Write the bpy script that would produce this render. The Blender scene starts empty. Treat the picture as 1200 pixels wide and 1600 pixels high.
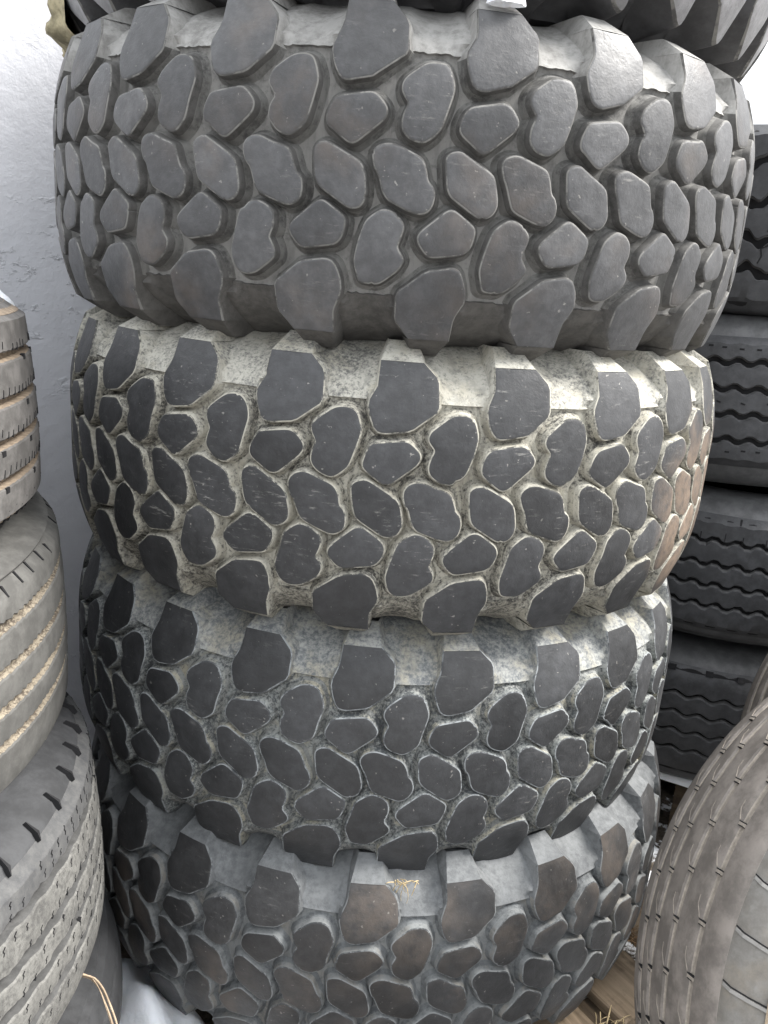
import bpy, math, random
from mathutils import Matrix, Vector
R_ = math.radians
PI = math.pi
sc = bpy.context.scene
COL = sc.collection

# ------------------------------------------------------------------ camera
cam_d = bpy.data.cameras.new('camera')
cam = bpy.data.objects.new('camera', cam_d); COL.objects.link(cam)
cam_d.sensor_fit = 'VERTICAL'; cam_d.sensor_height = 36.0; cam_d.sensor_width = 27.0
cam_d.lens = 36.0*1286.18/1600.0
cam_d.clip_start = 0.02; cam_d.clip_end = 500
cam.matrix_world = Matrix(((0.99697, -0.07774, 0.0, 0.0), (0.02188, 0.28054, -0.95959, 0.0),
                           (0.0746, 0.95669, 0.2814, 1.40), (0, 0, 0, 1)))
sc.camera = cam
# ------------------------------------------------------------------ sky and sun (soft, overcast)
SUN_EL, SUN_AZ = R_(50), R_(84)        # azimuth clockwise from +Y (north)
w = bpy.data.worlds.new('World'); sc.world = w; w.use_nodes = True
wn = w.node_tree.nodes; wl = w.node_tree.links
sky = wn.new('ShaderNodeTexSky'); sky.sky_type = 'NISHITA'; sky.sun_disc = False
sky.sun_elevation = SUN_EL; sky.sun_rotation = SUN_AZ
sky.air_density = 1.0; sky.dust_density = 6.0; sky.ozone_density = 1.0
# overcast: a soft, slightly uneven cloud layer over the sky
ctc = wn.new('ShaderNodeTexCoord'); cno = wn.new('ShaderNodeTexNoise'); cno.inputs['Scale'].default_value = 2.2; cno.inputs['Detail'].default_value = 4
wl.new(ctc.outputs['Generated'], cno.inputs['Vector'])
crm = wn.new('ShaderNodeMapRange'); wl.new(cno.outputs[0], crm.inputs[0])
for i_, v_ in ((1, .3), (2, .7), (3, .78), (4, .95)): crm.inputs[i_].default_value = v_
cmx = wn.new('ShaderNodeMix'); cmx.data_type = 'RGBA'; wl.new(crm.outputs[0], cmx.inputs[0])
# overcast luminance rises towards the zenith (CIE overcast sky)
csx = wn.new('ShaderNodeSeparateXYZ'); wl.new(ctc.outputs['Generated'], csx.inputs[0])
cz_ = wn.new('ShaderNodeMapRange'); wl.new(csx.outputs[2], cz_.inputs[0])
for i_, v_ in ((1, 0.), (2, 1.), (3, .42), (4, 1.25)): cz_.inputs[i_].default_value = v_
cvm = wn.new('ShaderNodeVectorMath'); cvm.operation = 'SCALE'; cvm.inputs[0].default_value = (10.6, 10.9, 11.3)
wl.new(cz_.outputs[0], cvm.inputs['Scale'])
wl.new(sky.outputs[0], cmx.inputs[6]); wl.new(cvm.outputs[0], cmx.inputs[7])
wl.new(cmx.outputs[2], wn['Background'].inputs[0]); wn['Background'].inputs[1].default_value = 0.055
sun_d = bpy.data.lights.new('sun', 'SUN'); sun_d.energy = 2.0; sun_d.angle = R_(22); sun_d.color = (1, 0.97, 0.93)
sun = bpy.data.objects.new('sun', sun_d); COL.objects.link(sun)
sdir = Vector((math.sin(SUN_AZ)*math.cos(SUN_EL), math.cos(SUN_AZ)*math.cos(SUN_EL), math.sin(SUN_EL)))
sun.rotation_euler = sdir.to_track_quat('Z', 'Y').to_euler()
sc.view_settings.view_transform = 'Standard'; sc.view_settings.look = 'None'
sc.view_settings.exposure = 2.4; sc.view_settings.gamma = 1.0
sc.render.engine = 'CYCLES'

# ------------------------------------------------------------------ helpers
def mesh(name, verts, faces, mats, midx=None, smooth=True, sharp=None):
    me = bpy.data.meshes.new(name)
    me.from_pydata(verts, [], faces)
    for m in mats: me.materials.append(m)
    if midx: me.polygons.foreach_set('material_index', midx)
    me.polygons.foreach_set('use_smooth', [smooth]*len(me.polygons))
    me.validate(clean_customdata=False)
    me.update()
    if sharp: me.set_sharp_from_angle(angle=R_(sharp))
    return me
def obj(name, me, parent=None, kind=None):
    o = bpy.data.objects.new(name, me); COL.objects.link(o)
    if parent: o.parent = parent
    if kind: o['kind'] = kind
    return o
def tag(o, label, cat, group=None):
    o['label'] = label; o['category'] = cat
    if group: o['group'] = group
    return o
def thing(name, label, cat, group=None, mw=None):
    o = bpy.data.objects.new(name, None); COL.objects.link(o)
    o.empty_display_size = .1
    if mw is not None: o.matrix_world = mw
    return tag(o, label, cat, group)
def mat4(rot, loc):
    m = Matrix(rot).to_4x4(); m.translation = Vector(loc); return m

class N:
    """small node builder"""
    def __init__(s, name, rough=0.6, spec=0.5):
        s.m = bpy.data.materials.new(name); s.m.use_nodes = True
        s.t = s.m.node_tree; s.b = s.t.nodes['Principled BSDF']
        s.b.inputs['Roughness'].default_value = rough
        s.b.inputs['Specular IOR Level'].default_value = spec
        s.geo = s.t.nodes.new('ShaderNodeNewGeometry').outputs['Position']
        s.tc = s.t.nodes.new('ShaderNodeTexCoord').outputs['Object']
        s.rnd = s.t.nodes.new('ShaderNodeObjectInfo').outputs['Random']
    def set(s, node, i, v):
        if v is None: return
        if hasattr(v, 'is_linked') or isinstance(v, bpy.types.NodeSocket): s.t.links.new(v, node.inputs[i])
        else: node.inputs[i].default_value = v
    def noise(s, scale, detail=4, rough=.6, vec=None, dist=0.0):
        n = s.t.nodes.new('ShaderNodeTexNoise'); s.t.links.new(vec or s.geo, n.inputs['Vector'])
        n.inputs['Scale'].default_value = scale; n.inputs['Detail'].default_value = detail
        n.inputs['Roughness'].default_value = rough; n.inputs['Distortion'].default_value = dist
        return n.outputs[0]
    def map(s, vec, scale, rot=(0, 0, 0)):
        n = s.t.nodes.new('ShaderNodeMapping'); s.t.links.new(vec, n.inputs[0])
        n.inputs['Scale'].default_value = scale; n.inputs['Rotation'].default_value = rot
        return n.outputs[0]
    def ramp(s, f, a, b, lo=0.0, hi=1.0):
        n = s.t.nodes.new('ShaderNodeMapRange'); n.interpolation_type = 'SMOOTHSTEP'
        s.t.links.new(f, n.inputs[0])
        for i, v in ((1, a), (2, b), (3, lo), (4, hi)): n.inputs[i].default_value = v
        return n.outputs[0]
    def math(s, op, a, b=0.0):
        n = s.t.nodes.new('ShaderNodeMath'); n.operation = op
        s.set(n, 0, a); s.set(n, 1, b); return n.outputs[0]
    def mix(s, f, a, b):
        n = s.t.nodes.new('ShaderNodeMix'); n.data_type = 'RGBA'
        s.set(n, 0, f); s.set(n, 6, (*a, 1) if isinstance(a, tuple) else a); s.set(n, 7, (*b, 1) if isinstance(b, tuple) else b)
        return n.outputs[2]
    def bump(s, h, strength, dist, prev=None):
        n = s.t.nodes.new('ShaderNodeBump'); n.inputs['Strength'].default_value = strength
        n.inputs['Distance'].default_value = dist; s.t.links.new(h, n.inputs['Height'])
        if prev: s.t.links.new(prev, n.inputs['Normal'])
        return n.outputs[0]
    def done(s, col, normal=None, rough=None):
        s.set(s.b, 'Base Color', (*col, 1) if isinstance(col, tuple) else col)
        if normal: s.t.links.new(normal, s.b.inputs['Normal'])
        if rough is not None: s.set(s.b, 'Roughness', rough)
        return s.m

def m_tread_top(name, base=(.046, .047, .051), brown=0.0, pale=.3, bscale=2.2, spot=None, bcol=(.12, .095, .075)):
    n = N(name, .5, .4)
    a = n.noise(9, 5, .65); b = n.noise(55, 5, .7); c = n.noise(260, 3, .7)
    k = n.math('MULTIPLY', n.ramp(n.rnd, 0, 1, .8, 1.25), n.ramp(a, .3, .7, .82, 1.25))
    c0 = n.mix(n.ramp(b, .35, .7), base, tuple(min(1, v*1.45) for v in base))
    # small pale scuffs and grains of grit
    s1 = n.noise(1, 6, .72, n.map(n.geo, (38, 38, 180), (.5, .2, .4)))
    scf = n.math('MULTIPLY', n.ramp(s1, .56, .74), n.ramp(n.noise(7, 2), .46, .66))
    c1 = n.mix(n.math('MULTIPLY', scf, pale), c0, (.23, .225, .21))
    sp = n.noise(150, 2, .5)
    c1 = n.mix(n.ramp(sp, .70, .76, 0, .5), c1, (.25, .24, .22))
    if brown:
        bm = n.math('MULTIPLY', n.ramp(n.noise(bscale, 3, .6), .48, .66), n.ramp(n.noise(24, 5, .7), .3, .62))
        c1 = n.mix(n.math('MULTIPLY', bm, brown), c1, bcol)
    if spot:
        vm = n.t.nodes.new('ShaderNodeVectorMath'); vm.operation = 'DISTANCE'; n.t.links.new(n.geo, vm.inputs[0]); vm.inputs[1].default_value = spot[:3]
        d = n.math('ADD', vm.outputs['Value'], n.math('MULTIPLY', n.noise(12, 4), .22))
        c1 = n.mix(n.math('MULTIPLY', n.ramp(d, spot[3]+.10, spot[3], 0, .85), n.ramp(n.noise(70, 5, .75), .3, .6, .35, 1)), c1, (.16, .118, .085))
    hs = n.t.nodes.new('ShaderNodeHueSaturation'); n.set(hs, 'Value', k); n.set(hs, 'Color', c1)
    rb = n.bump(b, .4, .002, n.bump(c, .4, .0007, n.bump(a, .35, .006)))
    return n.done(hs.outputs[0], rb, n.ramp(a, .3, .7, .42, .62))

def m_dusty(name, dust, dark, cover, scale=130, bump=.5, coverlow=6, tint=None, soft=.05):
    """rubber under a crust of dried dust, with dark speckle where it rubbed away"""
    n = N(name, .8, .25)
    big = n.noise(coverlow, 3, .6); fine = n.noise(scale, 6, .75); mid = n.noise(scale*.22, 5, .7)
    f = n.math('ADD', n.math('MULTIPLY', fine, .62), n.math('ADD', n.math('MULTIPLY', mid, .22), n.math('MULTIPLY', big, .25)))
    t = .545 + (.5-cover)*.22
    c = n.mix(n.ramp(f, t-soft, t+soft), dark, dust)
    d2 = tint or tuple(v*.72 for v in dust)
    c = n.mix(n.ramp(n.noise(18, 4, .6), .45, .65, 0, .6), c, n.mix(n.ramp(f, t-soft, t+soft), dark, d2))
    st = n.noise(1, 5, .7, n.map(n.geo, (70, 70, 11)))
    c = n.mix(n.ramp(st, .46, .66, 0, .38), c, dark)
    nb = n.bump(fine, bump, .0016, n.bump(mid, .3, .003))
    return n.done(c, nb, .82)

def m_plain(name, col, rough=.7, var=.25, scale=40, spec=.3):
    n = N(name, rough, spec)
    a = n.noise(scale, 5, .7); b = n.noise(scale*.12, 3)
    c = n.mix(n.ramp(a, .35, .68), tuple(v*(1-var) for v in col), tuple(v*(1+var) for v in col))
    c = n.mix(n.ramp(b, .4, .65, 0, .45), c, tuple(v*(1-var*1.2) for v in col))
    return n.done(c, n.bump(a, .35, .002))

# ------------------------------------------------------------------ wall, ground
def wallM():
    n = N('wall_paint', .75, .3)
    a = n.noise(3.2, 5, .6); b = n.noise(26, 5, .65); c = n.noise(120, 4, .6)
    chips = n.ramp(n.noise(11, 6, .75, n.map(n.geo, (1, 1, 2.0))), .56, .66)
    lvl = n.noise(1.7, 2)
    ch = n.math('MULTIPLY', chips, n.ramp(lvl, .42, .6))
    col = n.mix(n.ramp(a, .3, .7), (.49, .498, .528), (.56, .568, .597))
    col = n.mix(n.math('MULTIPLY', ch, .10), col, (.5, .51, .54))
    stn = n.noise(1, 5, .65, n.map(n.geo, (5, 5, .7)))
    col = n.mix(n.ramp(stn, .45, .75, 0, .35), col, (.43, .435, .455))
    nb = n.bump(c, .25, .003, n.bump(b, .25, .01, n.bump(ch, .6, .010)))
    return n.done(col, nb)
WALL = wallM()
SEAM = m_plain('wall_seam', (.75, .77, .8), .7, .05)
wang = math.atan2(.12, .162)
wdir = Vector((math.cos(wang), math.sin(wang), 0)); wnor = Vector((-wdir.y, wdir.x, 0))
def wallpt(s, d, z): p = wdir*s + wnor*(2.02+d); return (p.x, p.y, z)
def boxmesh(name, pts8, m, bevel=0):
    f = [(0, 3, 2, 1), (4, 5, 6, 7), (0, 1, 5, 4), (1, 2, 6, 5), (2, 3, 7, 6), (3, 0, 4, 7)]
    return mesh(name, pts8, f, [m], smooth=False)
def wallbox(name, s0, s1, d0, d1, z0, z1, m, parent=None):
    pts = [wallpt(s0, d0, z0), wallpt(s1, d0, z0), wallpt(s1, d1, z0), wallpt(s0, d1, z0),
           wallpt(s0, d0, z1), wallpt(s1, d0, z1), wallpt(s1, d1, z1), wallpt(s0, d1, z1)]
    return obj(name, boxmesh(name, pts, m), parent)
wall = wallbox('yard_wall', -9, 9, 0, .25, -.2, 1.985, WALL)
tag(wall, 'pale bluish grey painted plaster wall behind the tyre stacks', 'wall')
# faint raised board joints in the plaster
for zz, s0, s1 in ((1.022, -1.6, .4), (.66, -.05, .35)):
    vs, fs = [], []
    nn = 60
    for i in range(nn+1):
        s = s0+(s1-s0)*i/nn; wob = .004*math.sin(i*1.3)+.003*math.sin(i*.37)
        for d, dz in ((.003, -.003), (-.003, 0), (.003, .003)): vs.append(wallpt(s, d, zz+wob+dz))
        if i: a = (i-1)*3; fs += [(a, a+1, a+4, a+3), (a+1, a+2, a+5, a+4)]
    obj('plaster_joint', mesh('plaster_joint', vs, fs, [SEAM]), wall)

def groundM():
    n = N('ground_soil', .9, .2)
    a = n.noise(4, 6, .7); b = n.noise(45, 6, .75)
    col = n.mix(n.ramp(b, .35, .65), (.05, .042, .033), (.12, .10, .08))
    sn = n.ramp(n.math('ADD', n.math('MULTIPLY', a, .8), n.math('MULTIPLY', b, .2)), .52, .56)
    col = n.mix(sn, col, (.8, .82, .85))
    return n.done(col, n.bump(a, .5, .03, n.bump(b, .5, .01)))
def ground():
    xs = [-60, -20, -8, -4] + [-2.5+.1*i for i in range(51)] + [4, 8, 20, 60]
    ys = [-60, -20, -6, -2] + [-.5+.1*i for i in range(46)] + [6, 9, 20, 60]
    rr = random.Random(4); vs = []; fs = []
    for y in ys:
        for x in xs: vs.append((x, y, rr.uniform(-.012, .012)-.005))
    W = len(xs)
    for j in range(len(ys)-1):
        for i in range(W-1): fs.append((j*W+i, j*W+i+1, (j+1)*W+i+1, (j+1)*W+i))
    o = obj('ground', mesh('ground', vs, fs, [groundM()]), kind='structure'); return o
ground()

# ------------------------------------------------------------------ big block-tread tyres
BLK = {
'A': [(-0.2252, 0.3178), (-0.2283, 0.2663), (-0.2946, 0.2254), (-0.2727, 0.1941), (-0.2263, 0.1699), (-0.1588, 0.1644), (0.0465, 0.174), (0.2664, 0.2194), (0.2631, 0.278), (0.1329, 0.3178)],
'B': [(0.412, 0.2061), (0.5062, 0.2084), (0.5695, 0.203), (0.5993, 0.1912), (0.6306, 0.1639), (0.5902, 0.1229), (0.5508, 0.0839), (0.4333, 0.0604), (0.3359, 0.0658), (0.2763, 0.0789), (0.2528, 0.0931), (0.2634, 0.111), (0.2922, 0.1308), (0.2728, 0.1389), (0.2363, 0.1536), (0.2404, 0.1679), (0.2812, 0.1803)],
'C': [(-0.2375, 0.1357), (0.0272, 0.1474), (0.0791, 0.1392), (0.1515, 0.1189), (0.1299, 0.101), (-0.0707, 0.0557), (-0.1254, 0.0536), (-0.2995, 0.0832), (-0.3093, 0.0992), (-0.2773, 0.1218)],
'd': [(-0.3918, 0.0404), (-0.3552, 0.0515), (-0.2842, 0.0552), (-0.2172, 0.0476), (-0.0282, 0.0198), (0.0083, 0.0055), (0.0399, -0.036), (0.0251, -0.052), (-0.0171, -0.0641), (-0.0949, -0.0666), (-0.3282, -0.0298), (-0.3657, -0.0121)],
'D': [(0.0506, 0.0373), (0.0907, 0.0535), (0.1785, 0.0601), (0.2845, 0.05), (0.431, 0.0367), (0.4701, 0.018), (0.4913, -0.005), (0.534, -0.0144), (0.5509, -0.0357), (0.5297, -0.0573), (0.4551, -0.0695), (0.3479, -0.0628), (0.186, -0.046), (0.1483, -0.0294), (0.1132, 0.0006), (0.0777, 0.0113)],
}
for a, b in (('A', 'G'), ('B', 'F'), ('C', 'E')):
    BLK[b] = [(-.41-x, -z) for x, z in BLK[a]]
NP = 24; PW = 2*PI/NP
# moulded pitches are not all equally long: small angular shifts (in pitches) measured round each tyre
PITCH = {1: [0.0, 0.0009, 0.008, 0.0088, -0.0066, -0.031, -0.0369, -0.0233, -0.0036, 0.0124, 0.0177, 0.0201, 0.0126, -0.009, -0.0187, -0.0091, 0.003, -0.0001, 0.0129, 0.0473, 0.0265], 2: [-0.0025, -0.0194, -0.0114, 0.0068, 0.0045, -0.0039, 0.0033, 0.0158, 0.0093, -0.0086, -0.0173, -0.0221, -0.0143, 0.0146, 0.0357, 0.0294, 0.0101, -0.0207, -0.0539, -0.0244, -0.0013], 3: [0.0, 0.0019, 0.0195, 0.0287, 0.0109, -0.0078, -0.0057, 0.0069, 0.0182, 0.0245, 0.016, -0.0095, -0.0237, -0.0151, -0.0106, -0.0222, -0.0194, 0.0029, 0.035, 0.0268, 0.0024], 4: [0.0, 0.0001, 0.0064, 0.0322, 0.0252, 0.0034, -0.0038, 0.005, 0.0116, 0.0041, -0.0134, -0.0305, -0.0159, 0.009, 0.0162, -0.0003, -0.0306, -0.0398, -0.0137, -0.0005, -0.0]}
def pitch_shift(t, ph):
    ph = (ph+12) % 24-12
    if abs(ph) >= 5: return .02*math.sin(ph*1.9+t)
    x = (ph+5)/.5; i = min(int(x), 19); return PITCH[t][i]+(PITCH[t][i+1]-PITCH[t][i])*(x-i)
ZC = .313                                  # crease between tread face and sloping shoulder facet
def r_top(z):
    z = abs(z); r = 1-0.021*(max(0, z-.09)/.15)**2
    if z > ZC: r = (1-0.021*((ZC-.09)/.15)**2) - (z-ZC)*1.75
    return r
def interp(tab, x):
    for (x0, y0), (x1, y1) in zip(tab, tab[1:]):
        if x <= x1: return y0+(y1-y0)*(x-x0)/(x1-x0)
    return tab[-1][1]
def r_base_fn(dp):
    e = 1-0.021*((.228-.09)/.15)**2 - dp*.92
    tab = [(.228, e), (.25, e-.011), (.275, e-.034), (.30, e-.070), (.32, e-.108), (.335, e-.142), (.345, .785)]
    def f(z):
        z = abs(z)
        if z < .228: return 1-0.021*(max(0, z-.09)/.15)**2 - dp + dp*.08*(z/.228)**2
        return interp(tab, z)
    return f
def chaikin(p, q=.24, fixed=()):
    out = []; n = len(p)
    for i in range(n):
        a, b = p[i], p[(i+1) % n]; 
        L = math.dist(a, b); t = min(q, .0065/max(L, 1e-6))
        if i in fixed: out.append(a)
        else: out.append((a[0]+(b[0]-a[0])*t, a[1]+(b[1]-a[1])*t))
        j = (i+1) % n
        if j not in fixed: out.append((b[0]+(a[0]-b[0])*t, b[1]+(a[1]-b[1])*t))
    return out
def offset(p, d):
    """outward offset of a closed (u,v) outline in the unrolled plane"""
    n = len(p); ar = sum(p[i][0]*p[(i+1) % n][1]-p[(i+1) % n][0]*p[i][1] for i in range(n))
    s = 1 if ar > 0 else -1; out = []
    for i in range(n):
        a, b, c = p[i-1], p[i], p[(i+1) % n]
        e1 = Vector((b[0]-a[0], b[1]-a[1])).normalized(); e2 = Vector((c[0]-b[0], c[1]-b[1])).normalized()
        t = (e1+e2)
        t = t.normalized() if t.length > 1e-6 else e1
        nr = Vector((t.y, -t.x))*s; k = 1/max(.6, (1+e1.dot(e2))/2)**.5
        out.append((b[0]+nr.x*d*k, b[1]+nr.y*d*k))
    return out
def block_mesh(name, outline, dp, mats, S, rt, rb, grow=0.0, rnd=None, lug=0, simple=False):
    """outline in (pitch fraction, z); lug=+1/-1 adds the sloping shoulder facet at the tyre's edge"""
    p = [(a*PW, z) for a, z in outline]                   # unrolled, units of tyre radius
    if rnd: p = [(u+rnd.uniform(-.0020, .0020), v+rnd.uniform(-.0017, .0017)) for u, v in p]
    if lug:
        zc = ZC*lug
        p = [(u, zc if abs(v) > .31 else v) for u, v in p]
        fx = [i for i, q in enumerate(p) if abs(abs(q[1])-ZC) < 1e-6]
        edge = [p[i] for i in fx]
        p = chaikin(p, .25, fx)
    else:
        p = chaikin(p); 
        if not simple: p = chaikin(p, .25)
    if grow: p = offset(p, grow)
    if rnd:                                                # worn nicks in the block's edge
        m_ = len(p); gx = sum(q[0] for q in p)/m_; gz = sum(q[1] for q in p)/m_
        for _ in range(rnd.choice((0, 0, 1, 1, 2))):
            i_ = rnd.randrange(m_); u_, v_ = p[i_]
            if lug and abs(v_) > .30: continue
            d_ = math.hypot(u_-gx, v_-gz); k_ = 1-rnd.uniform(.0015, .0035)/d_
            p[i_] = (gx+(u_-gx)*k_, gz+(v_-gz)*k_)
    if lug: p = [(u, zc if abs(v) > ZC-.004 else v) for u, v in p]
    n = len(p); cx = sum(q[0] for q in p)/n; cz = sum(q[1] for q in p)/n
    V, F, M = [], [], []
    def add(u, v, r):
        V.append((S*r*math.sin(u), -S*r*math.cos(u), S*v)); return len(V)-1
    def ring(pts, rf): return [add(u, v, rf(u, v)) for u, v in pts]
    def sc_(k): return [(cx+(u-cx)*k, cz+(v-cz)*k) for u, v in p]
    top = lambda u, v: rt(v)
    c = add(cx, cz, rt(cz)); r1 = ring(sc_(.5), top); r2 = ring(sc_(.93), top)
    rim = ring(p, lambda u, v: rt(v)-.0006)
    o1 = offset(p, .0028); o2 = offset(p, .0045+dp*.07); o3 = offset(p, .0070+dp*.14); o4 = offset(p, .0125+dp*.23)
    if lug:                                                # keep the crease side open
        for o in (o1, o2, o3, o4):
            for i in range(n):
                if abs(abs(p[i][1])-ZC) < 1e-5: o[i] = (o[i][0], zc)
    def dep(k, ex=0): return lambda u, v: rt(v)-(rt(v)-rb(v))*k-ex
    R1 = ring(o1, dep(.07)); R2 = ring(o2, dep(.55)); R3 = ring(o3, dep(.92)); R4 = ring(o4, dep(1, .004))
    def band(a, b, mi):
        for i in range(n):
            j = (i+1) % n
            if lug and mi and abs(abs(p[i][1])-ZC) < 1e-5 and abs(abs(p[j][1])-ZC) < 1e-5: continue
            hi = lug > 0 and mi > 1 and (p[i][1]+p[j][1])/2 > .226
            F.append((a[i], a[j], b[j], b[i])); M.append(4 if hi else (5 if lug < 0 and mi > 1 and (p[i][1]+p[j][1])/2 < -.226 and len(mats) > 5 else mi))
    for i in range(n): F.append((c, r1[i], r1[(i+1) % n])); M.append(0)
    band(r1, r2, 0); band(r2, rim, 0); band(rim, R1, 1); band(R1, R2, 2); band(R2, R3, 3); band(R3, R4, 3)
    if lug:
        e = sorted([q for q in p if abs(abs(q[1])-ZC) < 1e-5]); ua, ub = e[0][0], e[-1][0]
        cols = []
        for j, zz in enumerate((ZC, .320, .331, .343, .352)):
            sh = (zz-ZC)*.35; ul, ur = ua+sh, ub-sh; z_ = zz*lug
            um = (ul+ur)/2
            cols.append([add(ul-.012, z_, rb(z_)-.006), add(ul-.004, z_, rt(z_)-(rt(z_)-rb(z_))*.15), add(ul, z_, rt(z_)), add(um, z_, rt(z_)),
                         add(ur, z_, rt(z_)), add(ur+.004, z_, rt(z_)-(rt(z_)-rb(z_))*.15), add(ur+.012, z_, rb(z_)-.006)])
        for a, b in zip(cols, cols[1:]):
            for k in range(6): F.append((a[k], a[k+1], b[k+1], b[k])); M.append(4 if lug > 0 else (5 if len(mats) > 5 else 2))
    me = bpy.data.meshes.new(name); me.from_pydata(V, [], F)
    for m in mats: me.materials.append(m)
    me.polygons.foreach_set('material_index', M); me.polygons.foreach_set('use_smooth', [True]*len(F))
    import bmesh
    bm = bmesh.new(); bm.from_mesh(me); bmesh.ops.recalc_face_normals(bm, faces=bm.faces)
    # outward = away from the axis
    f0 = max(bm.faces, key=lambda f: f.calc_center_median().xy.length)
    if f0.normal.xy.dot(f0.calc_center_median().xy) < 0: bmesh.ops.reverse_faces(bm, faces=bm.faces)
    bm.to_mesh(me); bm.free()
    me.set_sharp_from_angle(angle=R_(34))
    return me
def revolve(name, prof, S, mats, mi, segs=240, wob=None, sharp=50):
    """prof: (z, r) list, units of S"""
    V, F, M = [], [], []
    n = len(prof)
    for i in range(segs):
        a = 2*PI*i/segs
        for j, (z, r) in enumerate(prof):
            if wob: z, r = wob(i, j, z, r)
            V.append((S*r*math.sin(a), -S*r*math.cos(a), S*z))
    for i in range(segs):
        i2 = (i+1) % segs
        for j in range(n-1):
            F.append((i*n+j, i2*n+j, i2*n+j+1, i*n+j+1)); M.append(mi[j] if isinstance(mi, list) else mi)
    return mesh(name, V, F, mats, M, True, sharp)

def block_tyre(label, group, rot, loc, dp, mats, seed, zs=1.0, S=.6, halfs=(.338, .338), grow=0.0, ragged=0.0):
    top, rimm, side, foot, shoul = mats[:5]; wallm = mats[5] if len(mats) > 5 else side
    root = thing('off_road_tyre', label, 'tyre', group, mat4(rot, loc))
    rb = r_base_fn(dp); rnd = random.Random(seed)
    ht, hb = halfs
    # carcass: tread base, shoulder lip, sidewalls, bead
    zz = [.0, .05, .1, .15, .19, .222]
    up = [(z, rb(z)) for z in zz] + [(.2265, rb(.222)+.001), (.229, rb(.222)+.0065), (.236, rb(.236)+.0065), (.25, rb(.25)+.004)]
    up += [(z, rb(z)) for z in (.265, .28, .295, .31, .322, .334, .343)]
    def wall(h): return [(h+.004, .76), (h, .70), (h-.015, .64), (h-.04, .585), (h-.07, .55), (h-.10, .53), (h-.125, .52), (h-.14, .535), (h-.15, .56)]
    prof = [(-z, r) for z, r in reversed(wall(hb))] + [(-z, r) for z, r in reversed(up)] + up[1:] + wall(ht)
    jag = [rnd.uniform(-1, 1) for _ in range(720)]
    jr = [0.0]*720; x = 0
    for i in range(720): x = x*.8+rnd.uniform(-1, 1)*.5; jr[i] = x
    nb = len(wall(hb)); il = nb+len(up)-1
    def wob(i, j, z, r):
        m = abs(j-il)
        if m in (6, 7): z += math.copysign(1, z)*(jr[i]*.0012+jag[i]*ragged*.0035)*(1 if m == 6 else .8)
        if abs(z) > .236 and 7 < m < 17:
            fr = i/30.0 % 1.0; gc = .49 if z > 0 else .10
            d_ = abs((fr-gc+.5) % 1-.5); r = min(r + .016*min(1.1, d_/.20)**2.6 - .002, max(r, r_top(z)-.009))
        if m == 7 and ragged: r += ragged*.004*max(0, jag[(i*7) % 720])
        return z, r
    obj('carcass', revolve('carcass', prof, S, [side, shoul, mats[6] if len(mats) > 6 else foot], [1 if j > il+6 else (2 if j < il-6 else 0) for j in range(len(prof)-1)], 720, wob), root)  # upper shoulder paler, lower one darker: light from above put into the colours
    nm = {'A': 'shoulder_lug', 'G': 'shoulder_lug'}
    for key, ol in BLK.items():
        vs = []
        lug = {'A': 1, 'G': -1}.get(key, 0)
        for v in range(5):
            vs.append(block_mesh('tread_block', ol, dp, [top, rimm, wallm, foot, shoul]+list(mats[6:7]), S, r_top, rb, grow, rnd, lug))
        for k in range(NP):
            o = obj(nm.get(key, 'tread_block'), vs[rnd.randrange(5)], root)
            pc = sum(q_[0] for q_ in ol)/len(ol)
            a = (k+pitch_shift(seed, k+pc))*PW + rnd.uniform(-.001, .001)
            o.matrix_local = Matrix.Rotation(a, 4, 'Z') @ Matrix.Diagonal((1, 1, zs, 1))
    return root

T_dark = m_tread_top('tread_top_grey', (.047, .0475, .049), 0.35, .45, 5)
T_mid = m_tread_top('tread_top_black', (.025, .0258, .0272), 0.0, .5)
T_brn = m_tread_top('tread_top_browned', (.027, .0272, .028), .40, .35, 4.5)
T_two = m_tread_top('tread_top_scuffed', (.027, .0276, .029), 0, .9, 1.8, spot=(.52, 1.32, 1.07, .20))
D1 = m_dusty('dust_grey_film', (.20, .197, .187), (.085, .083, .08), .80, 60, .3, 5, soft=.1)
D1w = m_dusty('dust_shaded_blockside', (.095, .093, .089), (.045, .044, .042), .70, 70, .3, 5, soft=.1)  # dust darkened on block sides: shade of the gaps put into the colour
D1f = m_dusty('dust_grey_foot', (.16, .158, .15), (.06, .059, .057), .74, 90, .3, 5, soft=.1)
D1s = m_dusty('dust_lit_upper_shoulder', (.30, .297, .285), (.14, .137, .13), .80, 60, .25, 5, soft=.12)  # upper shoulder only: dust made paler for the light falling from above
D1r = m_dusty('worn_rim_grey', (.17, .167, .157), (.07, .069, .067), .55, 40, .3, 20)
D1l = m_dusty('dust_shaded_lower_shoulder', (.10, .096, .09), (.055, .053, .05), .6, 60, .3, 5, soft=.12)  # shade of the down-facing shoulder, put into its dust colour
D2 = m_dusty('dust_cream_crust', (.35, .338, .29), (.07, .068, .063), .66, 170, .6, 7, (.25, .232, .18), soft=.08)
D2f = m_dusty('dust_cream_foot', (.31, .297, .25), (.05, .048, .045), .58, 190, .6, 7, soft=.07)
D2s = m_dusty('dust_white_lit_shoulder', (.38, .37, .325), (.11, .11, .105), .70, 200, .5, 7, (.30, .28, .22), soft=.08)  # white dust, upper shoulder only, its paleness also painting light from above
D2r = m_dusty('worn_rim_cream', (.34, .328, .28), (.06, .06, .056), .60, 60, .4, 16)
D3 = m_dusty('dust_blue_grey_crust', (.215, .225, .215), (.055, .06, .063), .56, 200, .6, 9, (.27, .24, .165), soft=.07)
D3f = m_dusty('dust_blue_grey_foot', (.20, .205, .195), (.045, .048, .05), .54, 200, .6, 9, soft=.07)
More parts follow.
